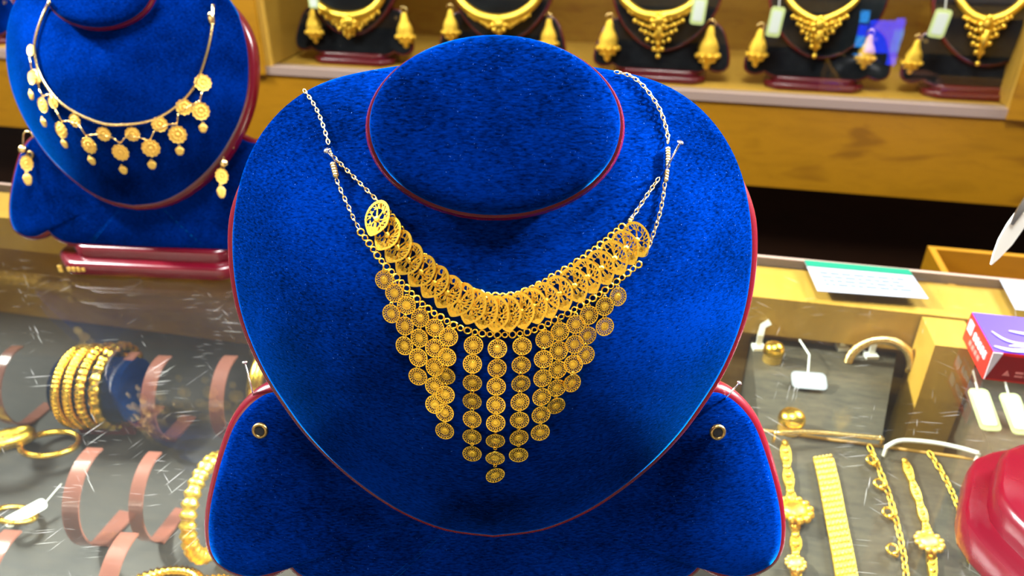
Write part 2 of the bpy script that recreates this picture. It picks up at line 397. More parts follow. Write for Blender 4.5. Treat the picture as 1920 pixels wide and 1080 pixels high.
def chamfer(hw, hd, c):
    pts = []
    for x, y in ((hw, -hd+c), (hw, hd-c), (hw-c, hd), (-hw+c, hd), (-hw, hd-c), (-hw, -hd+c), (-hw+c, -hd), (hw-c, -hd)): pts.append(V((x, y, 0)))
    n = len(pts); out = []
    for i in range(n):                                         # round the corners a little
        p, a, q = pts[i], pts[i-1], pts[(i+1) % n]
        for k in range(3):
            t = k/2; p1 = p+(a-p).normalized()*c*.3; p2 = p+(q-p).normalized()*c*.3
            w = (1-t)**2*p1+2*t*(1-t)*p+t*t*p2; out.append((w.x, w.y))
    return out
def make_base(parent, c, hw=.093, hd=.047, ch=.022, M=None, zs=1):
    b = MB(); T = M or Matrix.Translation(c)
    def lay(d, z): return (chamfer(hw-d, hd-d, ch-d*.4), z*zs)
    b.stack([lay(.003, .0005), lay(.0005, .002), lay(0, .0035), lay(0, .0105), lay(.0012, .0127), lay(.0035, .0136)], T)
    lo = b.build('base', M_RED, parent, True, 40)
    b = MB(); b.stack([lay(.011, .0134), lay(.011, .021), lay(.0122, .0235), lay(.0145, .0246)], T)
    b.build('upper_base', M_RED, parent, True, 40)
    return lo
H_CH = lambda q: .0085+.041*(1-q**1.95)
H_WG = lambda q: -.012+.005*(1-q**7)
KW = .4
def make_bust(velv):
    bust = thing('velvet_bust', 'x', 'bust', BASE)
    ch = outline(CHEST, 924, .0085); wg = outline(WING, 920, -.012, KW)
    umin = (.0250-P0.z+.012*math.sin(LAM))/math.cos(LAM); wg = [(x, max(u, umin)) for x, u in wg]
    pillow(wg, uv(on_board(920, 905, -.012)), 14, H_WG, -.013, KW).build('wing_panel', velv, bust, True)
    board(wg, [(-.004, -.0127), (.0006, -.0127), (.0028, -.014), (.0037, -.017), (.0036, -.022), (.0022, -.0245), (-.002, -.0249)], KW).build('wing_rim', M_RED, bust, True, 50)
    pillow(ch, uv(on_board(924, 590, .0085)), 26, H_CH, .0004).build('chest', velv, bust, True)
    board(ch, [(-.004, .0045), (.0008, .0047), (.0034, .0036), (.0046, .0010), (.0050, -.0045), (.0044, -.0090), (.0025, -.0108), (-.001, -.0112)], 0, True).build('chest_rim', M_RED, bust, True, 50)
    # neck
    el = R(33); n = V((0, -math.cos(el), math.sin(el))); fc = at(932, 232, .266); fc.x = P0.x+.0020
    Mx = Matrix.Translation(fc) @ frame(n).to_4x4()
    a, c = .0432, .0312
    def ell(fa, z, dy=0, fb=None): fb = fb or fa; return ([(a*fa*math.cos(2*PI*i/64), dy+c*fb*math.sin(2*PI*i/64)) for i in range(64)], z)
    MB().stack([ell(1.06, -.052, -.004), ell(.97, -.040, -.002), ell(.93, -.025), ell(.95, -.012), ell(.985, -.0075)], Mx).build('neck', velv, bust, True, 60)
    MB().stack([ell(.985, -.008), ell(1.025, -.0082), ell(1.046, -.0066), ell(1.050, -.0046), ell(1.032, -.0030), ell(.98, -.0028)], Mx).build('neck_rim', M_RED, bust, True, 50)
    MB().stack([ell(.995, -.0034), ell(1.004, -.002), ell(1.0, -.0004), ell(.985, .0010), ell(.95, .0022), ell(.85, .0034), ell(.65, .0044), ell(.4, .005), ell(.15, .0052)], Mx).build('neck_pad', velv, bust, True)
    # eyelets
    for x, y in ((487, 808), (1346, 811)):
        q = on_board(x, y, -.0072, KW); e = V((q.x-P0.x, 0, 0)); nn = (EN+V((2*KW*e.x, 0, 0))).normalized()
        T = Matrix.Translation(q) @ frame(nn).to_4x4()
        o = MB().lathe([(.0036, -.001), (.0037, .0), (.0032, .0007), (.0026, .0008), (.0021, .0002), (.0019, -.0012)], 24, T).build('eyelet', M_BRASS, bust, True, 60)
        MB().lathe([(.0021, -.0006), (.0021, .0003)], 20, T).build('eyelet_hole', M_HOLE, o)
    make_base(bust, V((BASE.x, BASE.y+.0265, 0)))
    return bust
MAIN = make_bust(M_BLUE)
tag(MAIN, 'large royal blue velvet bust in the foreground wearing the gold coin fringe necklace', 'bust')
BUST_PARTS = list(MAIN.children)
def bvh_of(root):
    vs, fs = [], []
    for ch in root.children:
        if ch.name.split('.')[0] in ('wing_panel', 'chest', 'neck', 'neck_pad', 'wing_rim', 'chest_rim'):
            M = world_of(ch); o = len(vs); vs += [M @ v.co for v in ch.data.vertices]; fs += [tuple(i+o for i in p.vertices) for p in ch.data.polygons]
    return BVHTree.FromPolygons(vs, fs)
def cast(bv, x, y, lift=0, default=.6):
    r = ray(x, y).normalized(); h = bv.ray_cast(CAM, r)
    if h[0] is None: return at(x, y, default), -r
    n = h[1] if h[1].dot(r) < 0 else -h[1]
    return h[0]+n*lift, n
BV = bvh_of(MAIN)
def copy_bust(loc, rz, sc, velv, label, group=None):
    b = copy_tree(MAIN); b.location = loc; b.rotation_euler = (0, 0, rz); b.scale = (sc,)*3
    tag(b, label, 'bust', group)
    if velv is not M_BLUE:
        for ch in b.children:
            if ch.name.split('.')[0] in ('wing_panel', 'chest', 'neck', 'neck_pad'):
                key = ch.data.name.split('.')[0]+'_'+velv.name
                me = bpy.data.meshes.get(key)
                if not me:
                    me = ch.data.copy(); me.name = key; me.materials[0] = velv
                ch.data = me
    return b
# ------------------------------------------------------------------ the coin fringe necklace
def coin_mesh():                                               # radius 1
    b = MB(); th = .05; N = 18
    b.lathe([(.29, -th), (.29, th*.8), (.20, th*1.3)], 18)
    def ringband(r0, r1, n, t):
        vs, fs = [], []
        for i in range(n):
            a = 2*PI*i/n
            for r, z in ((r0, -t), (r1, -t), (r1, t), (r0, t)): vs.append((r*math.cos(a), r*math.sin(a), z))
        for i in range(n):
            j = (i+1) % n
            for k in range(4): fs.append((i*4+k, i*4+(k+1) % 4, j*4+(k+1) % 4, j*4+k))
        b.add(vs, fs)
    ringband(.88, 1.0, 40, th*1.2)
    def bar(p, q, w):
        p, q = V((*p, 0)), V((*q, 0)); d = (q-p).normalized(); s = V((-d.y, d.x, 0))*w/2; z = V((0, 0, th*.8))
        b.add([p-s-z, p+s-z, p+s+z, p-s+z, q-s-z, q+s-z, q+s+z, q-s+z], [(0,4,5,1),(1,5,6,2),(2,6,7,3),(3,7,4,0)])
    def P(r, a): return r*math.cos(a), r*math.sin(a)
    for i in range(N):
        a = 2*PI*i/N; h = PI/N
        bar(P(.27, a), P(.62, a+h), .05); bar(P(.27, a), P(.62, a-h), .05)
        bar(P(.60, a+h), P(.90, a), .06); bar(P(.60, a+h), P(.90, a+2*h), .06)
    return b.mesh('coin', M_GOLD)
def plate_mesh():                                              # pointed oval filigree plate, half height 1, half width .74
    b = MB(); th = .035; rnd = random.Random(3)
    def E(r, a):
        x, y = .74*math.cos(a), math.sin(a)
        if y < 0: x *= 1-.45*(-y)**2.2                          # taper to the lower tip
        return V((x*r, y*r, 0))
    n = 44; vs, fs = [], []
    for i in range(n):
        a = 2*PI*i/n
        for r, z in ((.84, -th), (1.0, -th), (1.0, th*1.3), (.84, th*1.3)): vs.append(E(r, a)+V((0, 0, z)))
    for i in range(n):
        j = (i+1) % n
        for k in range(4): fs.append((i*4+k, i*4+(k+1) % 4, j*4+(k+1) % 4, j*4+k))
    b.add(vs, fs)
    def bar(p, q, w):
        d = (q-p)
        if d.length < 1e-4: return
        d.normalize(); s = V((-d.y, d.x, 0))*w/2; z = V((0, 0, th*.7))
        b.add([p-s-z, p+s-z, p+s+z, p-s+z, q-s-z, q+s-z, q+s+z, q-s+z], [(0,4,5,1),(1,5,6,2),(2,6,7,3),(3,7,4,0)])
    c = V((0, -.05, 0))
    b.lathe([(.17, -th), (.17, th), (.10, th*2.2)], 12, Matrix.Translation(c))
    for i in range(13):                                        # curling veins
        a = 2*PI*i/13; prev = c+V((.12*math.cos(a), .12*math.sin(a), 0))
        tgt = E(.88, a+.35)
        for k in range(1, 5):
            t = k/4; q = c.lerp(tgt, t)+V((-math.sin(a), math.cos(a), 0))*.10*math.sin(PI*t)*(1 if i % 2 else -1)
            bar(prev, q, .06); prev = q
        m_ = E(.55, a+.2); bar(m_, E(.86, a+.62), .05); bar(m_, E(.6, a+.55), .045)
    for k in range(7):                                         # ladder work above the tip
        y = -.55-.05*k; bar(V((-.3, y, 0)), V((.3, y+.10, 0)), .035)
    b.add([V((-.16, -.72, -th)), V((.16, -.72, -th)), V((0, -1.02, -th)), V((-.16, -.72, th)), V((.16, -.72, th)), V((0, -1.02, th))], [(0,2,1),(3,4,5),(0,1,4,3),(1,2,5,4),(2,0,3,5)])
    return b.mesh('filigree_plate', M_GOLD)
ME_COIN, ME_PLATE = coin_mesh(), plate_mesh()
ME_RING = MB().torus(1, .30, 14, 6).mesh('ring', M_GOLD, True)
def chain_mb(path, pitch, w, wire, bv=None):                   # oval links, alternately flat and turned
    b = MB(); pts = resample(path, pitch)
    for i in range(len(pts)-1):
        c = (pts[i]+pts[i+1])/2; d = (pts[i+1]-pts[i]).normalized()
        n = V((0, -1, .3)); n = (n-d*n.dot(d)).normalized()
        if i % 2: n = (n*.35+d.cross(n)*.94).normalized()
        x = d; y = n.cross(d)
        Mx = Matrix.Translation(c) @ Matrix((x, y, n)).transposed().to_4x4()
        L = pitch*.78
        lp = []
        for k in range(10):
            a = 2*PI*k/10; lp.append((L*math.cos(a)*.9, w*math.sin(a), 0))
        b.tube(lp, wire, 5, True, Mx)
    return b
NECK = thing('gold_necklace', 'gold bib necklace of overlapping filigree plates with a fringe of round coins', 'necklace', cast(BV, 925, 600, .001)[0])
COINS = [[(723,524)],[(743.5,548),(737.8,586)],[(764.5,571.3),(761.5,609.5),(761,646)],[(791,594),(789.4,631),(787.8,666.7),(787,701.6)],
 [(817,613),(816.8,650.4),(816.8,686.2),(816.5,721),(817,754.7)],[(843,629),(840.5,665.8),(838.7,700.7),(837.3,735.1),(836.4,768.3),(836.4,801.5)],
 [(888.5,645.3),(886.7,680),(886.5,715),(886.2,749),(886,782.5),(885.8,814.8),(885.8,846)],
 [(932.6,651),(931.7,686.5),(930.5,720),(929.9,754),(929.3,787.3),(928.7,819.9),(928.1,852.1),(928.1,883.6)],
 [(978.2,646.8),(976.4,681.8),(975.6,716.4),(974.1,750.5),(973.2,783.7),(972.3,816.6),(971.4,848.3)],
 [(1019.4,633.5),(1016.7,669.6),(1015,704.6),(1013.2,739.3),(1012,771.9),(1010.8,804.7)],
 [(1048.1,620.1),(1045.8,655.4),(1044,690.4),(1042.2,724.4),(1040.7,757.9)],[(1076.5,605.6),(1074.2,642.4),(1071.6,679.1),(1069.2,713.8)],
 [(1101.8,589.5),(1098.9,627.3),(1095.6,663)],[(1129.5,572.6),(1129.5,609.8)],[(1155.5,555)]]
rnd = random.Random(11)
TIP = V((0, 0, 1))
links = MB()
for si, strand in enumerate(COINS):
    prev = None
    for ci, (x, y) in enumerate(strand):
        lift = .0012+(.0007 if (si % 2) else 0)
        p, n = cast(BV, x, y, lift)
        n = (n+V((rnd.uniform(-.10, .10), 0, rnd.uniform(-.14, .10)))).normalized()
        if rnd.random() < .3: n = (n+V((rnd.uniform(-.16, .16), 0, rnd.uniform(.05, .22)))).normalized()
        r = 18.2/FPX*(p-CAM).dot(FW)
        inst('coin', ME_COIN, Matrix.Translation(p) @ frame(n, EU).to_4x4() @ Matrix.Diagonal((r, r, r, 1)), NECK)
        top = cast(BV, x, y-17.5, lift)[0]
        T = Matrix.Translation(top) @ frame(n, EU).to_4x4()
        links.torus(.00062, .00022, 8, 4, T)
def polyline(px, step, lift, bv=None, n=8):
    pp = arc([V((x, y, 0)) for x, y in px], n)
    w = [cast(bv or BV, q.x, q.y, lift)[0] for q in pp]
    return resample(w, step)
TOP_R = [(723,388.5),(741.7,414.4),(761,441.7),(780.6,465),(802.6,485.7),(827,507.8),(850.6,526),(872.6,538.5),(903.7,551),(925,554.5),(950,554.8),(972,551),(1011.5,533),(1038,517),(1064.5,501.6),(1089.8,484.7),(1113.8,466.7),(1136.7,448.6),(1157,430.6),(1170,422)]
BOT_R = [(680.7,436.5),(699,461),(717,487),(738,510),(760,533.7),(780.6,555.7),(806.5,579),(829.8,594.6),(859.6,611.5),(889.5,620.6),(920,625),(949,625.6),(980,622.5),(1009,613.6),(1036.8,599),(1064.5,584.7),(1088.6,570),(1116,553),(1140,536.5),(1165.6,517),(1187,500),(1199,492)]
for row in (TOP_R, BOT_R):
    pts = polyline(row, .00265, .0016)
    for i, p in enumerate(pts):
        n = EN+V((rnd.uniform(-.2, .2), 0, rnd.uniform(-.2, .2)))
        rr = .00098 if i % 2 else .0012
        inst('ring', ME_RING, Matrix.Translation(p) @ frame(n, EU).to_4x4() @ Matrix.Diagonal((rr, rr, rr, 1)), NECK)
PLATES = [(712,412,-16),(731,441,-30),(750,464,-34),(770,487,-38),(793,509,-38),(817,529,-36),(841,547,-33),(864,562,-28),(887,574,-20),(909,582,-12),(930,587,-3),(952,586,4),(976,581,10),(999,572,15),(1021,562,19),(1046,549,23),(1073,534,25),(1097,518,26),(1122,502,27),(1146,484,27),(1167,465,26),(1187,450,22)]
for i, (x, y, ang) in enumerate(PLATES):
    p, n = cast(BV, x, y, .0024)
    # the upper row of plates overlaps to the right, each tucked under its left neighbour
    n = (n+V((-.20, 0, rnd.uniform(-.05, .05)))).normalized()
    hgt = 35.5/FPX*(p-CAM).dot(FW)
    inst('filigree_plate', ME_PLATE, Matrix.Translation(p) @ frame(n, EU).to_4x4() @ Matrix.Rotation(R(ang), 4, 'Z') @ Matrix.Diagonal((hgt, hgt, hgt, 1)), NECK)
links.build('link', M_GOLD, NECK, True)['kind'] = 'stuff'
def chain_part(name, px, pitch, w, wire, m, parent, bv=None, lift=.0012):
    o = chain_mb(polyline(px, pitch/2, lift, bv), pitch, w, wire).build(name, m, parent, True); o['kind'] = 'stuff'; return o
for px in ([(573,172),(590,196),(604,225),(615,258),(622,283)], [(628,296),(650,318),(672,340),(692,360),(712,380),(721,388)], [(634,338),(642,358),(656,388),(668,415),(681,436)],
           [(1152,139),(1168,142),(1185,149),(1205,166),(1222,188),(1235,210),(1244,235),(1249,258),(1249,280)],
           [(1232,336),(1218,356),(1203,378),(1190,398),(1178,414)], [(1243,345),(1240,370),(1234,400),(1224,432),(1212,465),(1200,490)]):
    chain_part('chain', px, .0019, .00062, .00022, M_GOLDP, NECK)
for px, r in (([(629,312),(632,322),(635,334)], .0013), ([(1248,283),(1248,298),(1247,316)], .0011), ([(1246,324),(1244,340)], .0010), ([(1180,411),(1174,418)], .0010), ([(622,284),(627,294)], .0006)):
    w = polyline(px, .0011, .0016)
    b = MB()
    for p in w: b.ball(p, r, 8)
    b.build('bead', M_GOLDP, NECK, True)
# pins
def pin(label, head, tip, dz, cat='pin', bv=None, group='dressmaker pins'):
    t, n = cast(bv or BV, tip[0], tip[1], -.001); zt = (t-CAM).dot(FW); h = at(head[0], head[1], zt+dz)
    o = thing('pin', label, cat, t, group)
    MB().tube([t, h], .00038, 8).build('shaft', M_STEEL, o, True)
    T = Matrix.Translation(h) @ frame((h-t)).to_4x4()
    MB().lathe([(.0004, -.0003), (.0011, -.0002), (.0013, .0003), (.0009, .0007), (.0002, .0008)], 12, T).build('head', M_STEEL, o, True)
pin('steel pin holding the left chain of the coin necklace to blue velvet', (613, 283), (638, 312), -.006)
pin('long steel pin holding the right chain of the coin necklace to blue velvet', (1275, 268), (1240, 337), -.010)
pin('upright steel pin in the top edge of the left blue velvet wing', (459, 680), (474, 746), -.004)
pin('short slanted steel pin in the top edge of the right blue velvet wing', (1386, 718), (1358, 752), -.004)
# ------------------------------------------------------------------ second blue bust with flower coin necklace
B2 = copy_bust((-.3115, .597, 0), R(-5), .962, M_BLUE, 'royal blue velvet bust on red base at left wearing a flower coin drop necklace')
BV2 = bvh_of(B2)
def gold_text(parent, p, w, h):
    b = MB()
    for k in range(5):
        b.box(p+V((w*(k-2)/5, 0, 0)), (w/5*.6, .0006, h*(.9 if k % 2 else .6)))
    return b.build('gold_lettering', M_GOLDM, parent)
Mw = world_of(B2)
def flower_mesh():                                             # scalloped coin, radius 1
    b = MB(); n = 48; th = .07
    pts = lambda s: [((s+.06*math.cos(12*2*PI*i/n))*math.cos(2*PI*i/n), (s+.06*math.cos(12*2*PI*i/n))*math.sin(2*PI*i/n)) for i in range(n)]
    b.stack([(pts(.93), -th), (pts(.93), th), (pts(.80), th*.4)])
    for i in range(10):
        a = 2*PI*i/10; b.ball((.52*math.cos(a), .52*math.sin(a), th*.5), .17, 8, (1, 1, .6))
    b.ball((0, 0, th*.6), .22, 8, (1, 1, .7)); return b.mesh('flower_coin', M_GOLDM, True, 40)
def drop_mesh():
    b = MB(); th = .1
    pts = [(-.45, .7), (.45, .7), (.8, .25), (.62, -.45), (.28, -.85), (-.28, -.85), (-.62, -.45), (-.8, .25)]
    b.stack([(pts, -th), (pts, th), ([(x*.7, y*.7) for x, y in pts], th*2)])
    b.torus(.2, .07, 8, 4, Matrix.Translation((0, .9, 0))); return b.mesh('drop', M_GOLDM)
ME_FLOWER, ME_DROP = flower_mesh(), drop_mesh()
N2 = thing('gold_necklace', 'fine gold necklace hung with scalloped flower coins on the left blue bust', 'necklace', cast(BV2, 245, 240, .001)[0])
def put(name, me, x, y, rx, ry, parent, bv, lift=.002, up=EU):
    p, n = cast(bv, x, y, lift); z = (p-CAM).dot(FW)
    inst(name, me, Matrix.Translation(p) @ frame(n, up).to_4x4() @ Matrix.Diagonal((rx/FPX*z, ry/FPX*z, (rx+ry)/2/FPX*z, 1)), parent)
for x, y, r in ((62,95,11),(74,146,12),(104,190,13),(144,225,13),(197,250,14),(250,250,14),(300,232,15),(345,200,15.5),(380,155,16)): put('flower_coin', ME_FLOWER, x, y, r, r, N2, BV2)
for x, y, r in ((67,146,13),(87,196,15),(121,242,16),(172,270,17),(229,283,17),(284,275,18),(333,250,18),(376,207,17.5)): put('flower_coin', ME_FLOWER, x, y, r*.95, r, N2, BV2, .003)
for x, y in ((66,178),(89,228),(127,267),(177,298),(234,315),(286,306),(337,280),(380,238)): put('drop', ME_DROP, x, y, 10, 10, N2, BV2, .003)
chain_pts = [(97,3),(82,36),(70,75),(70,105),(80,142),(105,180),(140,208),(195,231),(245,232),(292,222),(335,195),(365,160),(384,112),(396,60),(400,4)]
MB().tube(polyline(chain_pts, .004, .0016, BV2), .0011, 6).build('chain', M_GOLDP, N2, True)
b = MB()
zig = [(62,108),(66,132),(74,132),(80,168),(86,180),(100,176),(110,205),(121,226),(135,226),(152,232),(165,252),(186,250),(212,255),(228,266),(240,252),(263,256),(282,262),(290,244),(315,232),(332,230),(334,212),(358,196),(374,188),(378,172)]
for a, c in zip(zig, zig[1:]): b.tube([cast(BV2, *a, .0025)[0], cast(BV2, *c, .0025)[0]], .0006, 5)
b.build('swag_wire', M_GOLDP, N2, True)
MB().ball(cast(BV2, 396, 38, .002)[0], .0028, 10, (1, 1, 2)).build('clasp', M_GOLDP, N2, True)
def earring2(label, hook, stud, disc, drop):
    p, n = cast(BV2, *stud, .003); e = thing('earring', label, 'earring', p, 'flower coin earrings')
    z = (p-CAM).dot(FW)
    MB().ball(p, .0036, 10).build('stud', M_GOLDP, e, True)
    for nm, me, q, r in (('flower_coin', ME_FLOWER, disc, 14), ('drop', ME_DROP, drop, 12)):
        c = at(*q, z-.001); inst(nm, me, Matrix.Translation(c) @ frame(V((.2, -.9, .3))).to_4x4() @ Matrix.Diagonal((r*.85/FPX*z, r/FPX*z*1.1, r/FPX*z, 1)), e)
    hp = at(*hook, z); MB().tube(arc([hp+V((.004, 0, -.003)), hp+V((.003, 0, .002)), hp+V((-.003, 0, .001)), p], 5), .0006, 5).build('hook', M_GOLDP, e, True)
earring2('gold flower coin earring on the left wing of the left blue bust', (52, 252), (49, 281), (50, 306), (52, 336))
earring2('gold flower coin earring on the right wing of the left blue bust', (428, 272), (416, 302), (416, 330), (415, 360))
MB().add([], []); 
gl = MB()
for k, (dx, w, h) in enumerate(((-.078, .004, .008), (-.070, .003, .005), (-.0655, .003, .005), (-.061, .003, .005), (-.0565, .003, .004))):
    gl.box((dx, -.0210, .0075), (w, .0007, h*.8))
gl.v = [Mw @ p for p in gl.v]
gl.build('gold_lettering', M_GOLDM, B2)
# ------------------------------------------------------------------ cabinet row of black busts with bridal necklaces
def bell_mesh():                                               # earring body, height 1 hanging from the origin
    b = MB(); b.lathe([(.04, .02), (.09, -.06), (.12, -.2), (.20, -.34), (.25, -.48), (.23, -.56), (.27, -.62), (.22, -.70), (.12, -.80), (.07, -.86), (.09, -.93), (.03, -1.0)], 16, sy=.7)
    for k in range(9):
        a = 2*PI*k/9; b.ball((.26*math.cos(a), .18*math.sin(a), -.66), .07, 6)
    for k in range(6):
        a = 2*PI*k/6; b.ball((.16*math.cos(a), .12*math.sin(a), -.79), .06, 6)
    return b.mesh('bell', M_GOLDR, True)
ME_BELL = bell_mesh()
ME_HOOK = MB().tube([(.1*math.cos(a), .1*math.sin(a), 0) for a in [R(k*30-60) for k in range(9)]], .02, 5).mesh('hook', M_GOLDP, True)
def bell_earring(label, p, h, group):
    e = thing('earring', label, 'earring', p, group, rz=PSI)
    T = Matrix.Translation(p) @ Matrix.Rotation(PSI, 4, 'Z') @ Matrix.Diagonal((h, h, h, 1))
    inst('bell', ME_BELL, T, e); inst('hook', ME_HOOK, T @ Matrix.Translation((0, 0, .06)) @ Matrix.Rotation(PI/2, 4, 'X'), e)
    return e
BLK = ['first', 'second', 'third', 'fourth', 'fifth']
CX = [662, 938, 1238, 1535, 1848]
NECKS = [((596,0),(625,22),(658,28),(690,20),(712,0), (658,70)), ((868,0),(900,26),(938,34),(975,24),(1003,0), (938,60)),
         ((1175,0),(1205,24),(1237,28),(1270,22),(1302,0), (1234,106)), ((1482,0),(1505,24),(1537,36),(1575,22),(1602,0), (1527,98)), ((1800,0),(1822,26),(1850,36),(1885,26),(1915,0), (1832,112))]
EARS = {0: [((585, 18), 62, 'left'), ((757, 24), 66, 'right')], 1: [((844, 18), 62, 'left'), ((1029, 36), 66, 'right')], 2: [((1143, 38), 76, 'left'), ((1333, 50), 80, 'right')], 3: [((1426, 55), 70, 'left'), ((1632, 66), 64, 'right')], 4: [((1721, 75), 64, 'left')]}
back_busts = []
Z_B = Z_SHELF
for i in range(5):
    zf = on_t(CX[i], 110, T_CAB+.062); s = s_of(zf)
    bb = copy_bust(shop(s, T_CAB+.062, Z_B), PSI, .90, M_BLACK, 'black velvet bust on red base, %s from the left on the cabinet shelf' % BLK[i], 'black busts in the wall cabinet')
    bb.scale = (.90, .84, .90)
    back_busts.append(bb)
    bv = bvh_of(bb)
    nk = NECKS[i]; tip = nk[-1]; mid = nk[2]
    def hit(x, y, l=.004):
        p, n = cast(bv, x, y, l, 1.42); return p
    N = thing('bridal_necklace', ['broad gold collar necklace with short beaded tip on the first black bust', 'broad gold collar necklace partly hidden by the blue neck pad', 'gold collar necklace with long beaded point on the third black bust', 'gold rope necklace with flower centre on the fourth black bust', 'slim gold rope necklace with thin hanging drop on the fifth black bust'][i], 'necklace', hit(*mid), 'bridal necklaces in the cabinet')
    q0, q4 = nk[0], nk[4]
    path = arc([hit(x, y, .007) for x, y in ((q0[0]-8, -60), (q0[0]-7, -28), q0, nk[1], nk[2], nk[3], q4, (q4[0]+7, -28), (q4[0]+8, -60))], 6); m_ = len(path)
    wid = (.0075, .0075, .0070, .0052, .0060)[i]
    MB().tube(path, [wid*(.75+.5*math.sin(PI*k/(m_-1))) for k in range(m_)], 8).build('collar', M_GOLDR, N, True)
    fl = hit(mid[0], mid[1]+8, .014)
    f = MB(); f.ball(fl, .011, 12, (1, .6, 1))
    for k in range(8):
        a = 2*PI*k/8; f.ball(fl+V((.011*math.cos(a), 0, .011*math.sin(a))), .0052, 8)
    f.build('centre_flower', M_GOLDR, N, True)
    f = MB(); w0 = (50, 52, 52, 46, 40)[i]
    H = tip[1]-mid[1]-12
    for row in range(5):
        half = w0*(1-row/4.6); y0 = mid[1]+10+H*row/5.2
        n_ = max(1, int(half/6.5))
        for k in range(-n_, n_+1):
            x = mid[0]+(tip[0]-mid[0])*row/5+half*k/n_
            y = y0-abs(k/n_)**1.5*half*.35
            if y < 1: continue
            f.ball(hit(x, y, .010), .0036+.0010*((k+row) % 2), 6)
    f.build('bead_fringe', M_GOLDR, N, True)['kind'] = 'stuff'
    a0 = hit(mid[0], mid[1]+16, .012); a1 = hit(*tip, .012)
    MB().tube([a0, a0.lerp(a1, .5), a0.lerp(a1, .85)], [.008, .005, .0022], 8).ball(a1, .0046, 8).build('hanging_drop', M_GOLDR, N, True)
    for (q, h, sd) in EARS.get(i, []):
        dx_ = 22 if sd == 'left' else -22
        pd = hit(q[0]+dx_, q[1]+22, .012); zz = (pd-CAM).dot(FW)-.012; p = at(q[0], q[1], zz)
        bell_earring('gold bell drop earring on the %s wing of the %s black bust' % (sd, BLK[i]), p, h/FPX*zz, 'bell earrings in the cabinet')
# upper rows, seen mirrored in the counter glass
for zr in (.315, .65):
    for i in (2, 3, 4):
        src = back_busts[i]
        c = copy_tree(src); c.location = src.location+V((0, 0, zr-Z_SHELF))
        nm_ = '%s shelf above the %s black bust' % ('middle' if zr < .5 else 'top', BLK[i])
        tag(c, 'black velvet bust on the %s, mirrored in counter glass' % nm_, 'bust', 'upper shelf busts')
        for sd in (-1, 1):
            p = c.location+AX*(sd*.083)+BX*(-.048)+V((0, 0, .115))
            bell_earring('gold bell earring, %s wing, %s, mirrored in glass' % ('left' if sd < 0 else 'right', nm_), p, .07, 'upper shelf earrings')
# price tags on strings
def price_tag(label, px, w, h, top, t, tilt, group='price tags on strings'):
    c = on_t(px[0], px[1], t); z = (c-CAM).dot(FW); W_, H_ = w/FPX*z, h/FPX*z
    o = thing('price_tag', label, 'tag', c, group)
    T = Matrix.Translation(c) @ Matrix.Rotation(PSI, 4, 'Z') @ Matrix.Rotation(PI/2, 4, 'X') @ Matrix.Rotation(R(tilt), 4, 'Z')
    MB().box((0, 0, 0), (W_, H_, .002), T, W_*.22).build('card', M_GREENT, o)
    MB().box((0, 0, .0012), (W_*.66, H_*.74, .0012), T, W_*.12).build('paper', M_CREAM, o)
    MB().tube([T @ V((0, H_*.5, 0)), on_t(top[0], top[1], t)], .0012, 6).build('string', M_PLASTIC, o)
price_tag('white price tag with pale green edge beside the third gold collar', (1310, 20), 27, 50, (1312, -25), T_CAB+.02, -3)
price_tag('white price tag with pale green edge left of the fourth gold necklace', (1454, 41), 26, 54, (1462, -10), T_CAB+.02, -4)
price_tag('white price tag with pale green edge left of the fifth gold necklace', (1762, 44), 30, 52, (1775, -10), T_CAB+.02, -6)
price_tag('white price tag above the first bell earring in the cabinet', (588, 2), 20, 26, (590, -30), T_CAB+.02, 0)
# blue bust on the far left shelf
pfar = on_t(-40, 85, T_CAB+.062)
B3 = copy_bust(shop(s_of(pfar), T_CAB+.062, Z_SHELF), PSI, .86, M_BLUE, 'blue velvet bust far behind at the upper left corner on the cabinet shelf')
bv3 = bvh_of(B3)
bell_earring('small gold bell earring on the far left blue bust', cast(bv3, 56, -22, .012, 1.5)[0], .045, None)
# ------------------------------------------------------------------ things on the counter
# paper labels stuck to the glass
def decal(name, label, quad, m, stripe=None, lines=0):
    c = sum((on_z(x, y, .0004) for x, y in quad), V())/4
    o = thing(name, label, 'label', c)
    q = [on_z(x, y, .0003) for x, y in quad]; u = V((0, 0, .0004))
    MB().add(q+[p+u for p in q], [(3,2,1,0),(4,5,6,7),(0,1,5,4),(1,2,6,5),(2,3,7,6),(3,0,4,7)]).build('paper', m, o)
    def sub(a0, a1, b0, b1, h):
        f = lambda a, b: (q[0].lerp(q[1], a)).lerp(q[3].lerp(q[2], a), b)+V((0, 0, h))
        s = [f(a0, b0), f(a1, b0), f(a1, b1), f(a0, b1)]
        return s+[p+V((0, 0, .0003)) for p in s], [(3,2,1,0),(4,5,6,7),(0,1,5,4),(1,2,6,5),(2,3,7,6),(3,0,4,7)]
    if stripe: MB().add(*sub(0, 1, 0, .2, .0006)).build('green_edge', stripe, o)
    if lines:
        b = MB(); rr = random.Random(5)
        for k in range(lines):
            x = .1
            while x < .85:
                w = rr.uniform(.03, .1); y = .36+.5*k/lines; b.add(*sub(x, min(x+w, .9), y, y+.06, .0008)); x += w+.025
        b.build('grey_print', M_INK, o)
    return o
decal('paper_label', 'white paper label with green top edge stuck on the counter glass', [(1508,489),(1704,507),(1741,561),(1533,546)], M_WHITE, M_TEAL, 4)
decal('paper_label', 'blank white paper label cut off by the right edge of the photo', [(1874,524),(1960,532),(1990,590),(1904,581)], M_WHITE)
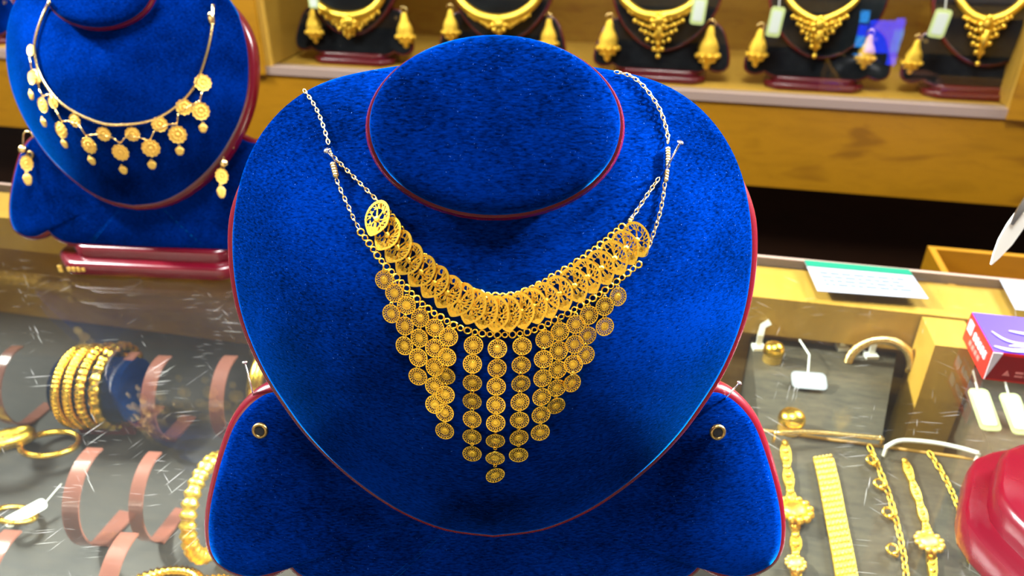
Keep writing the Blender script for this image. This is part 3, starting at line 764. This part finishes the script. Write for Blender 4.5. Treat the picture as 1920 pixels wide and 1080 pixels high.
# red carton
HB = .0235
fl_, bl_ = on_z(1862, 660, HB), on_z(1821, 586, HB)
e1 = (bl_-fl_); L1 = e1.length; e1.normalize(); e2 = V((e1.y, -e1.x, 0)); L2 = .10
M_ = Matrix((e2, e1, V((0, 0, 1)))).transposed().to_4x4(); M_.translation = V((fl_.x, fl_.y, 0))
cart = thing('carton', 'small red carton with purple and blue top lying on the glass', 'box', M_ @ V((L2/2, L1/2, 0)))
MB().box((L2/2, L1/2, HB/2+.0003), (L2, L1, HB-.0006), M_).build('body', M_CARD, cart)
MB().box((L2/2, L1/2, HB+.0002), (L2-.001, L1-.001, .0006), M_).build('top_panel', M_PURPLE, cart)
MB().box((L2/2, -.0003, HB/2+.0003), (L2-.002, .0006, HB-.004), M_).build('front_panel', M_CARDD, cart)
def flat_poly(name, pts, m, z=HB+.0006, th=.0004):
    b = MB(); b.stack([(pts, z), (pts, z+th)], M_); b.build(name, m, cart)
flat_poly('blue_print', [(.030, .003), (.075, .004), (.085, .026), (.060, .030), (.045, .018)], M_SKYB)
def swoosh(pts, w, m):
    n = len(pts); a = arc([V((*p, 0)) for p in pts], 6); up_, dn = [], []
    for i, p in enumerate(a):
        t = (a[min(i+1, len(a)-1)]-a[max(i-1, 0)]).normalized(); q = w*math.sin(PI*(i+.6)/(len(a)+.2))/2
        up_.append((p.x-t.y*q, p.y+t.x*q)); dn.append((p.x+t.y*q, p.y-t.x*q))
    flat_poly('white_swoosh', up_+dn[::-1], m, HB+.0011)
swoosh([(.002, .006), (.012, .003), (.030, .006), (.055, .010)], .0045, M_PRINT)
swoosh([(.006, .026), (.012, .016), (.022, .013), (.040, .016)], .0022, M_PRINT)
swoosh([(.018, .029), (.030, .027), (.045, .029)], .003, M_PRINT)
swoosh([(.012, .008), (.018, .0095), (.024, .009)], .003, M_PRINT)
def side_print(y0, y1, z0, z1, m):
    MB().box((-.0003, (y0+y1)/2, (z0+z1)/2), (.0006, y1-y0, z1-z0), M_).build('side_print', m, cart)
side_print(L1*.74, L1*.93, HB*.48, HB*.86, M_PRINT)
for k in range(5): side_print(L1*(.14+.11*k), L1*(.22+.11*k), HB*.50, HB*.74, M_PRINT)
for k in range(4): side_print(L1*(.28+.12*k), L1*(.37+.12*k), HB*.22, HB*.36, M_PINKP)
fp = lambda pts, nm, m: MB().add([M_ @ V((x, -.0009, z)) for x, z in pts]+[M_ @ V((x, -.0001, z)) for x, z in pts], [tuple(range(len(pts))), tuple(range(len(pts), 2*len(pts)))[::-1]]+[(i, (i+1) % len(pts), len(pts)+(i+1) % len(pts), len(pts)+i) for i in range(len(pts))]).build(nm, m, cart)
fp([(.0, HB), (.0062, HB), (.0003, .0012)], 'glue_flap', M_PRINT)
fp([(.0105, .006), (.0150, .006), (.01275, .0105)], 'warning_triangle', M_PINKP)
for k in range(5): fp([(.018+.006*k, .0085), (.023+.006*k, .0085), (.023+.006*k, .0100), (.018+.006*k, .0100)], 'front_print', M_PINKP)
for k in range(5): fp([(.018+.006*k, .0058), (.023+.006*k, .0058), (.023+.006*k, .0070), (.018+.006*k, .0070)], 'front_print', M_PINKP)
# red display stand at the right edge
pst = on_z(1818, 1005, .02)
rzS = R(-32)
stand = thing('display_stand', 'red lacquered two tier display base cut off at the lower right corner', 'stand', pst+V((.105, -.02, -.02)), rz=rzS)
Ms = Matrix.Translation(stand.location) @ Matrix.Rotation(rzS, 4, 'Z')
make_base(stand, V(), .105, .075, .045, Ms, 1.5)
MB().box((.03, .0, .085), (.10, .012, .10), Ms, .005).build('velvet_post', M_BLACK, stand)
MB().box((.03, .0, .037+.004), (.13, .05, .008), Ms, .003).build('velvet_foot', M_BLACK, stand)
# blade-like plastic tag at the right edge
ptip, ptop = at(1858, 496, .46), at(1950, 350, .44)
tg = thing('plastic_tag', 'pointed silvery plastic tag reaching in at the right edge', 'tag', ptip)
dd = (ptop-ptip); sd = dd.cross(FW).normalized()
pth = [ptip, ptip+dd*.12, ptip+dd*.3, ptip+dd*.5, ptip+dd*.7, ptop]
MB().strip(pth, sd, [.0006, .0045, .0085, .0095, .008, .006], .0012).build('blade', M_PLASTIC, tg)
MB().strip([p-FW*.001+sd*.003 for p in pth[3:]], sd, [.002, .004, .004], .0012).build('sleeve', M_STEEL, tg)
MB().tube([ptop, Ms @ V((.05, .0, .13))], .0007, 6).build('string', M_PLASTIC, tg)
# ------------------------------------------------------------------ behind the counter
tr0 = on_t(1742, 466, T_BACK+.35)
sD = s_of(tr0); zD = tr0.z
drw = thing('wooden_tray', 'open honey wood tray standing behind the counter at the right', 'tray', shop(sD+.2, T_BACK+.22, zD-.08), rz=PSI)
sbox('bottom', sD, sD+.42, T_BACK+.08, T_BACK+.35, zD-.08, zD-.075, M_WOOD, parent=drw)
sbox('back_board', sD, sD+.42, T_BACK+.35, T_BACK+.358, zD-.08, zD+.0, M_WOOD, parent=drw)
sbox('side_board', sD, sD+.008, T_BACK+.08, T_BACK+.35, zD-.08, zD, M_WOOD, parent=drw)
sbox('front_board', sD, sD+.42, T_BACK+.072, T_BACK+.0795, zD-.08, zD-.03, M_WOOD, parent=drw)
sbox('tray_stand', sD+.02, sD+.40, T_BACK+.09, T_BACK+.34, -.98, zD-.08, M_DARK, parent=drw)
pz = shop(sD+.065, T_BACK+.17, zD-.022)
po = thing('pouch', 'black zipped pouch lying in the wooden tray behind the counter', 'pouch', pz-V((0, 0, .053)))
MB().ball(pz, .07, 20, (1.0, .6, .75)).build('body', M_BLACKP, po, True)
MB().torus(.012, .003, 14, 6, Matrix.Translation(pz+V((-.045, -.02, .036))) @ Matrix.Rotation(R(60), 4, 'X')).build('ring_pull', M_BRASS, po, True)
pz = shop(sD+.20, T_BACK+.17, zD-.035)
po = thing('pouch', 'brown leather pouch at the far right of the wooden tray', 'pouch', pz-V((0, 0, .04)))
MB().ball(pz, .06, 20, (1.0, .6, .66)).build('body', mat('brown_leather', (.16, .05, .015), .5), po, True)
MB().box(pz+V((0, -.0, .026)), (.07, .05, .012), None, .005).build('flap', M_BLACKP, po)
# small device with blue lights on the back of the counter, mirrored in the cabinet glass
M_LED = mat('blue_led', (.0, .01, .1), .4, Emission_Color=(.01, .04, 1.0), Emission_Strength=13)
M_LEDC = mat('cyan_led', (.0, .05, .1), .4, Emission_Color=(.03, .35, 1.0), Emission_Strength=11)
T_DEV = T_BACK+.035
def mirrored(x, y):
    p = on_t(x, y, 2*(T_CAB+.006)-T_DEV); return p.dot(AX), p.z
(d0, zt), (d1, zb) = mirrored(1598, -14), mirrored(1702, 132)
dev = thing('led_device', 'black device with blue lights on the counter back, mirrored in the cabinet glass', 'device', shop((d0+d1)/2, T_DEV-.015, zb), rz=PSI)
sbox('housing', d0, d1, T_DEV-.030, T_DEV-.001, zb, min(zt, -.012), M_BLACKP, parent=dev)
def led(name, x, y, w, h, m):
    sx, zz = mirrored(x, y); k = 2.35/FPX
    sbox(name, sx-w*k/2, sx+w*k/2, T_DEV-.001, T_DEV+.001, zz-h*k/2, zz+h*k/2, m, parent=dev)
led('screen', 1657, 70, 46, 48, M_LED)
for x, y, c in ((1622, 32, 1), (1618, 58, 0), (1613, 78, 1), (1607, 112, 1), (1688, 46, 0), (1685, 66, 1), (1678, 88, 1), (1672, 112, 0)):
    led('led_light', x, y, 13, 17, M_LEDC if c else M_LED)
# ------------------------------------------------------------------ jewellery inside the glass case
FZ, RZ = -.138, -.055                                           # case floor, top of the riser at the right
M_RISER = mat('riser_cloth', (.06, .052, .032), .7)
ln(M_RISER, ramp(M_RISER, noise(M_RISER, coords(M_RISER, scale=(8, 30, 30)), 6, 5, .7), [(.3, (.022, .018, .010)), (.7, (.060, .050, .028))]), M_RISER.node_tree.nodes['Principled BSDF'].inputs['Base Color'])
ris = thing('display_riser', 'sloped grey brown display riser under the gold bracelets inside the case', 'riser', shop(.6, .45, FZ), rz=PSI)
pa, pb = s_of(on_t(1736, 700, .548)), s_of(on_t(1822, 700, .548))
def prism_t(name, s0, s1, prof):                               # (t,z) profile extruded along the counter
    vs_ = [shop(a, t, z) for a in (s0, s1) for t, z in prof]; n = len(prof)
    MB().add(vs_, [tuple(range(n))[::-1], tuple(range(n, 2*n))]+[(i, (i+1) % n, n+(i+1) % n, n+i) for i in range(n)]).build(name, M_RISER, ris)
prism_t('sloped_pad', .085, 1.15, [(.475, FZ+.0005), (.475, RZ), (.250, FZ+.008), (.250, FZ+.0005)])
def step(pts):
    MB().stack([([(a, t) for a, t in pts], FZ+.0005), ([(a, t) for a, t in pts], RZ)], Matrix((AX, BX, V((0, 0, 1)))).transposed().to_4x4()).build('step', M_RISER, ris)
step([(.085, .4755), (pa-.042, .4755), (pa-.006, .604), (.085, .604)])
step([(pb+.004, .4755), (1.15, .4755), (1.15, .604), (pb+.004, .604)])
MB().tube([shop(.085, .475, RZ+.0005), shop(1.15, .475, RZ+.0005)], .0012, 6).build('edge_piping', M_WOODB, ris, True)
sbox('divider_post', pa, pb, .548, .590, FZ+.0005, -.0085, M_WOODL, parent=counter)
SL0 = shop(0, .475, RZ); SLN = AX.cross(shop(0, .475, RZ)-shop(0, .250, FZ+.008)).normalized()
if SLN.z < 0: SLN = -SLN
def on_sl(x, y, lift=0):                                       # point on the sloped pad, else on its flat top
    r = ray(x, y); p = CAM+r*((SL0-CAM).dot(SLN)/r.dot(SLN))
    if p.z > RZ: p = on_z(x, y, RZ); return p+V((0, 0, lift))
    return p+SLN*lift
def ring_on(px, Z, axis, Rr): return on_z(px[0], px[1], Z)
def rope_ring(b, c, axis, Rr, r, a0=0, a1=360, N=64, ribs=0, rib=.18, n=8, twist=False):
    T = Matrix.Translation(c) @ frame(axis).to_4x4(); pts = []; rad = []
    full = (a1-a0) >= 359; m = N if full else N+1
    for i in range(m):
        a = R(a0+(a1-a0)*i/N); pts.append((Rr*math.cos(a), Rr*math.sin(a), 0)); rad.append(r*(1+(rib*math.cos(ribs*2*PI*i/N) if ribs else 0)))
    return b.tube(pts, rad, n, full, T)
roll_ax = AX.copy()
# bangles on the roll
Zc = FZ+.0417
for k, (x, ribs, lab) in enumerate(((152, 60, 'leftmost ribbed gold bangle of the four under the glass at left'), (174, 60, 'second ribbed gold bangle from the left under the glass'), (198, 40, 'third gold bangle with twisted ridges under the glass'), (224, 24, 'rightmost faceted gold bangle of the four under the glass'))):
    c = on_z(x, 724, Zc); b = MB(); rope_ring(b, c, (AX+BX*.1).normalized(), .0335+.0006*k, .0040+.0002*k, 0, 360, 240, ribs, .11, 8)
    b.v = [p for p in b.v]; o = b.build('gold_bangle', M_GOLD, None, True, loc=V((c.x, c.y, FZ))); tag(o, lab, 'bangle', 'gold bangles on the roll')
c0, c1 = on_z(150, 724, Zc), on_z(262, 728, Zc)
ro = thing('bangle_roll', 'dark blue velvet roll carrying the four gold bangles', 'roll', V((c0.x, c0.y, FZ)))
ax_ = (AX+BX*.1).normalized(); c1 = c0+ax_*(c1-c0).length; c0 = c0-ax_*.012
MB().tube([c0, c0+ax_*.001, c0.lerp(c1, .5), c1-ax_*.001, c1], [.026, .0285, .0285, .0285, .026], 28).build('roll_body', M_NAVY, ro, True, 40)
MB().box((c0.lerp(c1, .5))-V((0, 0, .035)), (.05, .03, .0125), None, .002).build('foot', M_RED, ro)
def strap(label, px, Z, Rr, w, a0, a1, foot=True, axis=None):
    c = on_z(px[0], px[1], Z); ax = axis or (AX+BX*.15).normalized(); T = Matrix.Translation(c) @ frame(ax).to_4x4()
    pts = [T @ V((Rr*math.cos(R(a)), Rr*math.sin(R(a)), 0)) for a in [a0+(a1-a0)*k/24 for k in range(25)]]
    o = thing('bracelet_holder', label, 'holder', V((c.x, c.y, FZ)), 'pink acrylic bracelet holders')
    MB().strip(pts, ax, w, .0016).build('curved_strap', M_STRAP, o, True, 40)
    if foot:
        q = V((c.x, c.y, FZ+.0011))
        MB().box((0, 0, 0), (w*1.2, .034, .0018), Matrix.Translation(q) @ Matrix.Rotation(PSI, 4, 'Z')).build('foot', M_STRAP, o)
    return o
# frame(): local Y is up; angle 90 = top; 180 = side away or near
for lab, px, Rr, w in (('pink acrylic holder strap at the far left edge under the glass', (45, 720), .036, .010),
        ('short pink acrylic holder strap just right of the four bangles', (262, 728), .034, .009), ('long pink acrylic holder strap right of the bangles', (318, 742), .037, .012),
        ('pink acrylic holder strap beside the red rim of the big bust', (440, 742), .037, .012), ('wide pink acrylic holder strap below the bangles', (190, 925), .037, .012),
        ('narrow pink acrylic holder strap left of the thick gold bangle', (300, 925), .034, .010), ('pink acrylic holder strap at the bottom edge near the corner', (255, 1090), .036, .012), ('pink acrylic holder strap in the lower left corner', (40, 1085), .036, .012)):
    strap(lab, px, FZ+Rr+.001, Rr, w, 75, 262)
def bangle(label, px, Rr, r, a0=0, a1=360, ribs=0, rib=.2, m=None, N=120, axis=None, Z=None, group='loose gold bangles under the glass', zb=FZ):
    c = on_z(px[0], px[1], zb+Rr+r*(1+(rib if ribs else 0))+.0004 if Z is None else Z); b = MB(); rope_ring(b, c, (axis or (AX+BX*.1)).normalized(), Rr, r, a0, a1, N, ribs, rib)
    o = b.build('gold_bangle', m or M_GOLD, None, True, loc=V((c.x, c.y, zb))); return tag(o, label, 'bangle', group)
bangle('thick ribbed gold bangle standing half hidden by the left blue wing', (398, 950), .0345, .0052, ribs=30, m=M_GOLDR)
bangle('gold bangle lying at the bottom edge left of the blue wing', (300, 1110), .026, .004, ribs=40, axis=V((0, .35, 1)), Z=FZ+.012)
bangle('gold bangle at the bottom edge tucked beside the blue wing', (385, 1125), .024, .004, ribs=40, axis=V((0, .35, 1)), Z=FZ+.012)
bangle('rough braided gold bracelet at the left edge under the glass', (-15, 830), .026, .0052, ribs=60, rib=.35, m=M_GOLDR, axis=V((-.2, .5, 1)), Z=FZ+.02)
bangle('slim gold bangle lying below the four ribbed bangles', (95, 832), .022, .0028, ribs=0, axis=V((.1, .25, 1)), Z=FZ+.01)
bangle('gold bangle showing behind the left red rim of the big bust', (505, 725), .030, .0075, ribs=0)
bangle('small gold chain ring beside the white tag at lower left', (28, 965), .014, .0022, ribs=50, rib=.3, axis=V((.3, .5, 1)), Z=FZ+.012)
bangle('pale gold arch bangle standing at right under the glass', (1648, 684), .0245, .0036, 0, 180, ribs=40, m=M_GOLDP, axis=V((.2, 1, -.03)), Z=RZ+.0005, zb=RZ)
c = on_z(48, 962, FZ+.012); o = thing('price_tag', 'folded white price tag tied to a small gold ring at lower left', 'tag', V((c.x, c.y, FZ)))
T = Matrix.Translation(c) @ Matrix.Rotation(R(50), 4, 'Z') @ Matrix.Rotation(R(35), 4, 'X')
MB().box((0, 0, 0), (.030, .009, .0008), T, .003).build('card', M_CREAM, o)
MB().tube([T @ V((.015, 0, 0)), T @ V((.03, .006, .004))], .0004, 5).build('string', M_PLASTIC, o)
# bracelets laid out at the right
def ribbon(label, px, w, style, m=None):
    pts = arc([on_sl(x, y, .0022) for x, y in px], 6); o = thing('gold_bracelet', label, 'bracelet', on_sl(*px[-1]), 'gold bracelets laid out at right')
    side = V((1, .2, 0)); b = MB()
    if style == 'mesh':
        MB().strip(pts, side, w, .002).build('band', M_GOLDR, o)
        for q in resample(pts, .0042):
            for k in range(-2, 3): b.ball(q+side.normalized()*(k*w/5)+V((0, 0, .0012)), w*.10, 6)
        b.build('bead_mesh', M_GOLDM, o, True)['kind'] = 'stuff'
    elif style == 'chain':
        chain_mb(pts, w*1.6, w*.5, w*.17).build('chain', M_GOLDR, o, True)['kind'] = 'stuff'
    else:
        MB().strip(pts, side, [w*(.5+.5*abs(math.sin(i*.55))) for i in range(len(pts))], .0025).build('band', M_GOLD, o)
        for q in resample(pts, w*.8): b.ball(q+V((0, 0, .001)), w*.36, 8, (1, 1, .6))
        b.build('bead_row', M_GOLDR, o, True)['kind'] = 'stuff'
    return o, pts
def flower(parent, px, r, m=None):
    c = on_sl(px[0], px[1], .005); b = MB(); b.lathe([(r*.7, -.0015), (r*.75, .001), (r*.3, .003)], 20, Matrix.Translation(c))
    for k in range(12):
        a = 2*PI*k/12; b.ball(c+V((r*.8*math.cos(a), r*.8*math.sin(a), 0)), r*.24, 8)
    b.build('flower', m or M_GOLDM, parent, True)
o, _ = ribbon('broad gold bracelet with a flower knot nearest the blue wing', [(1470,835),(1474,880),(1480,925),(1487,965),(1490,1010),(1490,1050),(1492,1110)], .008, 'bead'); flower(o, (1488, 962), .0125, m=M_GOLDR); flower(o, (1489, 1062), .007)
ribbon('wide beaded mesh gold bracelet at right under the glass', [(1542,862),(1555,920),(1566,980),(1578,1040),(1590,1110)], .0145, 'mesh')
o, _ = ribbon('thin gold charm chain right of the wide mesh bracelet', [(1628,838),(1650,890),(1668,940),(1680,985),(1692,1040),(1700,1110)], .0034, 'chain')
for q in ((1638, 868), (1652, 912), (1668, 966), (1676, 1035)):
    c = on_sl(q[0]-6, q[1], .004); MB().torus(.0035, .0010, 10, 6, Matrix.Translation(c) @ Matrix.Rotation(R(25), 4, 'X')).ball(c+V((0, -.004, 0)), .0024, 8).build('charm', M_GOLD, o, True)
o, _ = ribbon('gold watch bracelet with a round flower dial at right', [(1694,868),(1708,908),(1722,950),(1733,990),(1742,1030),(1748,1110)], .0062, 'bead'); flower(o, (1738, 1022), .0095)
ribbon('thinnest gold chain at right beside the red stand', [(1740,850),(1765,890),(1785,930),(1800,970),(1812,1010),(1815,1060)], .0030, 'chain')
# display rods, caps, tags
def rod(label, pts, Z, r, m):
    w = [on_z(x, y, Z) for x, y in pts]; o = thing('display_rod', label, 'rod', V((w[0].x, w[0].y, RZ)), 'case rods')
    MB().tube(arc(w, 5), r, 8).build('bar', m, o, True)
    for e in (w[0], w[-1]): MB().tube([e, V((e.x, e.y, RZ))], r*.8, 6).build('leg', m, o)
rod('pale rod carrying bracelets beside the right blue wing', [(1452,812),(1520,810),(1590,816),(1655,822)], RZ+.008, .0018, M_GOLDP)
rod('clear white plastic rod above the watch bracelet', [(1662,838),(1690,826),(1750,830),(1800,840),(1835,850)], RZ+.008, .0016, M_PLASTIC)
rod('far pale rod running behind the gold arch bangle', [(1418,620),(1500,630),(1580,642),(1600,645)], RZ+.006, .0018, M_GOLDP)
for lab, px, r in (('domed gold pot behind the white tag at right', (1447, 676), .0085), ('domed yellow gold pot just above the pale rod', (1480, 806), .0095)):
    c = on_z(px[0], px[1], RZ); o = thing('gold_pot', lab, 'pot', c, 'gold pots')
    MB().lathe([(r*.9, .0), (r*.9, .008), (r*.8, .008)], 20, Matrix.Translation(c)).build('stem', M_GOLDM, o, True, 40)
    MB().lathe([(r, .008), (r*1.05, .009), (r, .013), (r*.8, .016), (r*.4, .018), (r*.05, .0184)], 24, Matrix.Translation(c)).build('dome', M_GOLD, o, True)
def flat_tag(label, px, w, h, rz, Z, m1, m2=None):
    c = on_z(px[0], px[1], Z); o = thing('price_tag', label, 'tag', V((c.x, c.y, RZ)), 'tags inside the case')
    T = Matrix.Translation(c) @ Matrix.Rotation(R(rz), 4, 'Z') @ Matrix.Rotation(R(22), 4, 'X')
    MB().box((0, 0, 0), (w, h, .0012), T, min(w, h)*.25).build('card', m1, o)
    if m2: MB().box((0, 0, .0008), (w*.7, h*.78, .0008), T, min(w, h)*.15).build('paper', m2, o)
    MB().tube([T @ V((0, h/2, 0)), T @ V((.004, h/2+.02, -.004)), T @ V((.0, h/2+.04, -.012))], .0007, 6).build('string', M_PLASTIC, o)
flat_tag('blank white paper tag lying under the glass at right', (1517, 714), .027, .016, -8, RZ+.006, M_WHITE)
flat_tag('green edged white tag under the glass below the red carton', (1846, 768), .015, .036, -4, RZ+.009, M_GREENT, M_CREAM)
flat_tag('green edged white tag under the glass at the right edge below the carton', (1905, 776), .015, .035, -4, RZ+.009, M_GREENT, M_CREAM)
for lab, px in (('clear hook strap hanging left of the arch bangle', (1582, 640)), ('clear hook strap standing inside the arch bangle', (1636, 655)), ('clear hook strap behind the domed gold pot', (1424, 640))):
    c = on_z(px[0], px[1], RZ+.008); o = thing('hook_strap', lab, 'hook', V((c.x, c.y, RZ)), 'clear hook straps')
    MB().strip([V((c.x, c.y, RZ)), c+V((0, 0, .006)), c+V((.002, .004, .013)), c+V((.008, .006, .016))], V((1, 0, 0)), .005, .001).build('strip', M_PLASTIC, o)
    MB().box((c.x, c.y, RZ+.0018), (.010, .008, .003)).build('foot', M_PLASTIC, o)
